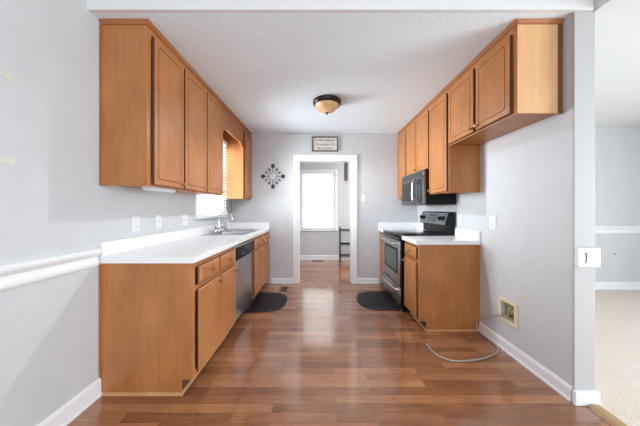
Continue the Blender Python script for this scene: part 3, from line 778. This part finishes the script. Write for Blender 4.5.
text('Moments IN', mx_+.005, 2.240, .060, 'brownink', bd, YB-.015)
text('life are spent', mx_, 2.182, .048, 'ink', bd, YB-.015)

# ------------------------------------------------------------------ outlets and switches
def plate(axis, pos, a, z, w_, h_, kind, label, s=1, n=1):
    """axis 'x': on a side wall at x=pos facing s;  'y': on a wall facing -y"""
    loc = (pos, a, z-h_/2) if axis == 'x' else (a, pos, z-h_/2)
    r = thing('switch_plate' if kind == 'switch' else 'outlet', loc, label, 'switch' if kind == 'switch' else 'outlet')
    def bx(bm, a0, a1, n0, n1, z0, z1, bev=0):
        if axis == 'x': return box(bm, pos+s*n0, pos+s*n1, a0, a1, z0, z1, bev)
        return box(bm, a0, a1, pos-n1, pos-n0, z0, z1, bev)
    obj('cover', bx(B(), a-w_/2, a+w_/2, .0005, .006, z-h_/2, z+h_/2, .0015), 'plate', r)
    for k in range(n):
        c = a + (k-(n-1)/2)*.046
        if kind == 'switch':
            bm = bx(B(), c-.006, c+.006, .0062, .008, z-.013, z+.013); bx(bm, c-.004, c+.004, .0082, .018, z-.001, z+.010)
            obj('toggle', bm, 'plate', r)
        else:
            for dz in (-.02, .02):
                o = obj('receptacle', bx(B(), c-.016, c+.016, .0062, .0075, z+dz-.013, z+dz+.013, .0005), 'plate', r)
                bm = B()
                for q in (-.006, .006): bx(bm, c+q-.001, c+q+.001, .0077, .0080, z+dz-.002, z+dz+.006)
                bx(bm, c-.002, c+.002, .0077, .0080, z+dz-.009, z+dz-.005); obj('slot', bm, 'slot', o)
plate('x', XL, 1.83, 1.095, .080, .122, 'outlet', 'white outlet on the left wall nearest the camera, above the counter')
plate('x', XL, 2.085, 1.10, .074, .120, 'switch', 'single white switch on the left wall between the outlet and the wider plate')
plate('x', XL, 2.49, 1.095, .118, .120, 'switch', 'wide white double switch plate on the left wall beside the sink window', n=2)
plate('x', XR, 2.155, 1.085, .082, .122, 'outlet', 'white outlet on the right wall above the empty refrigerator space', s=-1)
plate('x', XR, 2.66, 1.085, .074, .118, 'outlet', 'white outlet on the right wall just right of the range console', s=-1)
plate('y', YB+.001, .708, 1.385, .072, .118, 'switch', 'white switch on the back wall right of the doorway')

# ------------------------------------------------------------------ under-cabinet light
r = thing('under_cabinet_light', (-1.28, 1.78, 1.34), 'slim white light fixed beneath the front left wall cabinet', 'light')
obj('housing', box(B(), -1.23, -1.165, 1.62, 1.90, 1.347, 1.3735, .003), 'plate', r)
obj('lens', box(B(), -1.22, -1.175, 1.63, 1.89, 1.341, 1.3465, .001), 'white', r)

# ------------------------------------------------------------------ water supply box and hose
r = thing('water_supply_box', (XR, 1.978, .25), 'open square wood-framed recess low on the right wall', 'wall box')
fy0, fy1, fz0, fz1 = 1.882, 2.072, .252, .443
bm = B()
for a in ((fy0, RY0+.002, fz0, fz1), (RY1-.002, fy1, fz0, fz1), (RY0+.002, RY1-.002, fz0, RZ0+.002), (RY0+.002, RY1-.002, RZ1-.002, fz1)):
    box(bm, XR-.015, XR-.0005, a[0], a[1], a[2], a[3])
obj('frame', bm, 'boxwood', r)
obj('back_board', box(B(), XR+.030, XR+.0395, RY0+.002, RY1-.002, RZ0+.002, RZ1-.002), 'boxback', r)
bm = B(); lathe(bm, [(.008, 0), (.008, -.02), (.011, -.022), (.011, -.044)], 12, (XR+.0295, 1.965, .315), 'x'); obj('valve', bm, 'brass', r)
r = thing('water_hose', (1.3, 2.0, 0), 'grey flexible water hose curling from the wall recess onto the floor', 'hose')
path = [(1.5705, 1.966, .315), (1.566, 1.985, .307), (1.555, 2.06, .275), (1.535, 2.18, .20), (1.515, 2.265, .135), (1.525, 2.290, .07), (1.548, 2.262, .02), (1.555, 2.18, .0075), (1.548, 2.06, .0075),
        (1.49, 1.975, .0075), (1.40, 1.925, .0075), (1.24, 1.872, .0075), (1.07, 1.858, .0075), (.985, 1.905, .0075), (.95, 1.985, .0075), (.945, 2.045, .012)]
obj('tube', tube(B(), path, .0068, 10, 8), 'hose', r, 60)
e = Vector(path[-1]); q = (e-Vector(path[-2])).normalized()
obj('fitting', tube(B(), [e+q*.0005, e+q*.028], .0105, 10), 'chrome', r, 40)

# ------------------------------------------------------------------ floor mats
def dmat(sgn, xs, y0, y1, depth, label):
    """half-oval anti fatigue mat, straight side at xs"""
    pts = []; n = 28; rr = .22; yc = (y0+y1)/2; hl = (y1-y0)/2
    out = []
    for i in range(n+1):
        a = -PI/2 + PI*i/n
        ex = .5
        cxx = depth*(abs(math.cos(a))**ex); cyy = hl*(1 if math.sin(a) > 0 else -1)*abs(math.sin(a))**.8
        out.append((xs+sgn*cxx, yc+cyy))
    def lp(f, z):
        c = Vector((xs+sgn*depth*.42, yc)); return [((c.x+(p[0]-c.x)*f), (c.y+(p[1]-c.y)*f), z) for p in out]
    bm = loft(B(), [lp(1, .0006), lp(1, .004), lp(.955, .016), lp(.93, .017)])
    tag(obj('floor_mat', bm, 'rubber', None, 30), label, 'mat', 'dark half-oval kitchen mats')
dmat(1, -.868, 2.745, 3.375, .435, 'dark half-oval floor mat in front of the sink, left side')
dmat(-1, .955, 2.79, 3.425, .465, 'dark half-oval floor mat in front of the range, right side')

# ------------------------------------------------------------------ floor registers
def register(x0, x1, y0, y1, label):
    r = thing('floor_vent', ((x0+x1)/2, (y0+y1)/2, 0), label, 'vent')
    bm = B(); t = .012
    for a in ((x0, x1, y0, y0+t), (x0, x1, y1-t, y1), (x0, x0+t, y0+t, y1-t), (x1-t, x1, y0+t, y1-t)): box(bm, a[0], a[1], a[2], a[3], .0005, .005)
    obj('frame', bm, 'vent', r)
    bm = B(); n = int((x1-x0)/.016)
    for i in range(n): xx = x0+t+(x1-x0-2*t)*(i+.5)/n; box(bm, xx-.0028, xx+.0028, y0+t, y1-t, .001, .0045)
    obj('louver', bm, 'vent', r)
    obj('duct', box(B(), x0+t, x1-t, y0+t, y1-t, .0004, .0008), 'dark', r)
register(-.60, -.485, 3.44, 3.66, 'brown floor vent by the sink base cabinet behind the left mat')
register(-.19, .065, 5.42, 5.52, 'brown floor vent below the window in the room beyond the doorway')

# ------------------------------------------------------------------ room beyond: wire rack, pendant
r = thing('wire_rack', (.85, 5.33, 0), 'black wire shelving rack standing right in the room beyond the doorway', 'rack')
xa, xb, ya, yb = .455, 1.06, 5.20, 5.52
for px in (xa, xb):
    for py in (ya, yb):
        bm = tube(B(), [(px, py, .012), (px, py, .79)], .010, 10); lathe(bm, [(.013, .79), (.013, .797), (.006, .803)], 10, (px, py, 0)); lathe(bm, [(.015, 0), (.012, .012)], 10, (px, py, 0)); obj('post', bm, 'rack', r)
for z in (.735, .42, .15):
    bm = B()
    for zz in (z, z-.03):
        for py in (ya, yb): tube(bm, [(xa+.011, py, zz), (xb-.011, py, zz)], .004, 6)
        for px in (xa, xb): tube(bm, [(px, ya+.011, zz), (px, yb-.011, zz)], .004, 6)
    for k in range(9): yy = ya+.03+k*.0325; tube(bm, [(xa+.004, yy, z+.003), (xb-.004, yy, z+.003)], .003, 6)
    for k in range(12): xx = xa+.03+k*.05; tube(bm, [(xx, ya, z-.028), (xx, ya, z)], .003, 6)
    obj('shelf', bm, 'rack', r)
r = thing('pendant_light', (.50, 4.70, 1.65), 'slim brown and white pendant hanging at the top right of the doorway', 'light')
px, py = .52, 4.70
obj('canopy', lathe(B(), [(.06, H-.001), (.06, H-.018), (.02, H-.028)], 24, (px, py, 0)), 'pendantbrown', r, 40)
obj('stem', tube(B(), [(px, py, H-.028), (px, py, 2.2705)], .008, 10), 'pendantbrown', r)
obj('shade', loft(B(), [[(px+a, py+b, z) for a, b in rrect(-w_, w_, -.04, .04, .01)] for w_, z in ((.030, 2.27), (.036, 2.262), (.038, 1.78), (.034, 1.772))]), 'pendantbrown', r)
bm = loft(B(), [[(px+a, py+b, z) for a, b in rrect(-w_, w_, -.03, .03, .008)] for w_, z in ((.034, 1.771), (.034, 1.74), (.020, 1.71))])
obj('glass_tip', bm, 'plate', r)

# ------------------------------------------------------------------ threshold strip
pts = [(1.628, .0), (1.634, .010), (1.650, .0185), (1.672, .021), (1.690, .020), (1.705, .013), (1.705, .0125), (1.679, .0125), (1.679, 0)]
bm = prism(B(), pts, 'y', YF+.03, YN-.045)
tag(obj('threshold_strip', bm, 'oak'), 'oak threshold strip between the plank floor and the cream carpet', 'threshold strip')
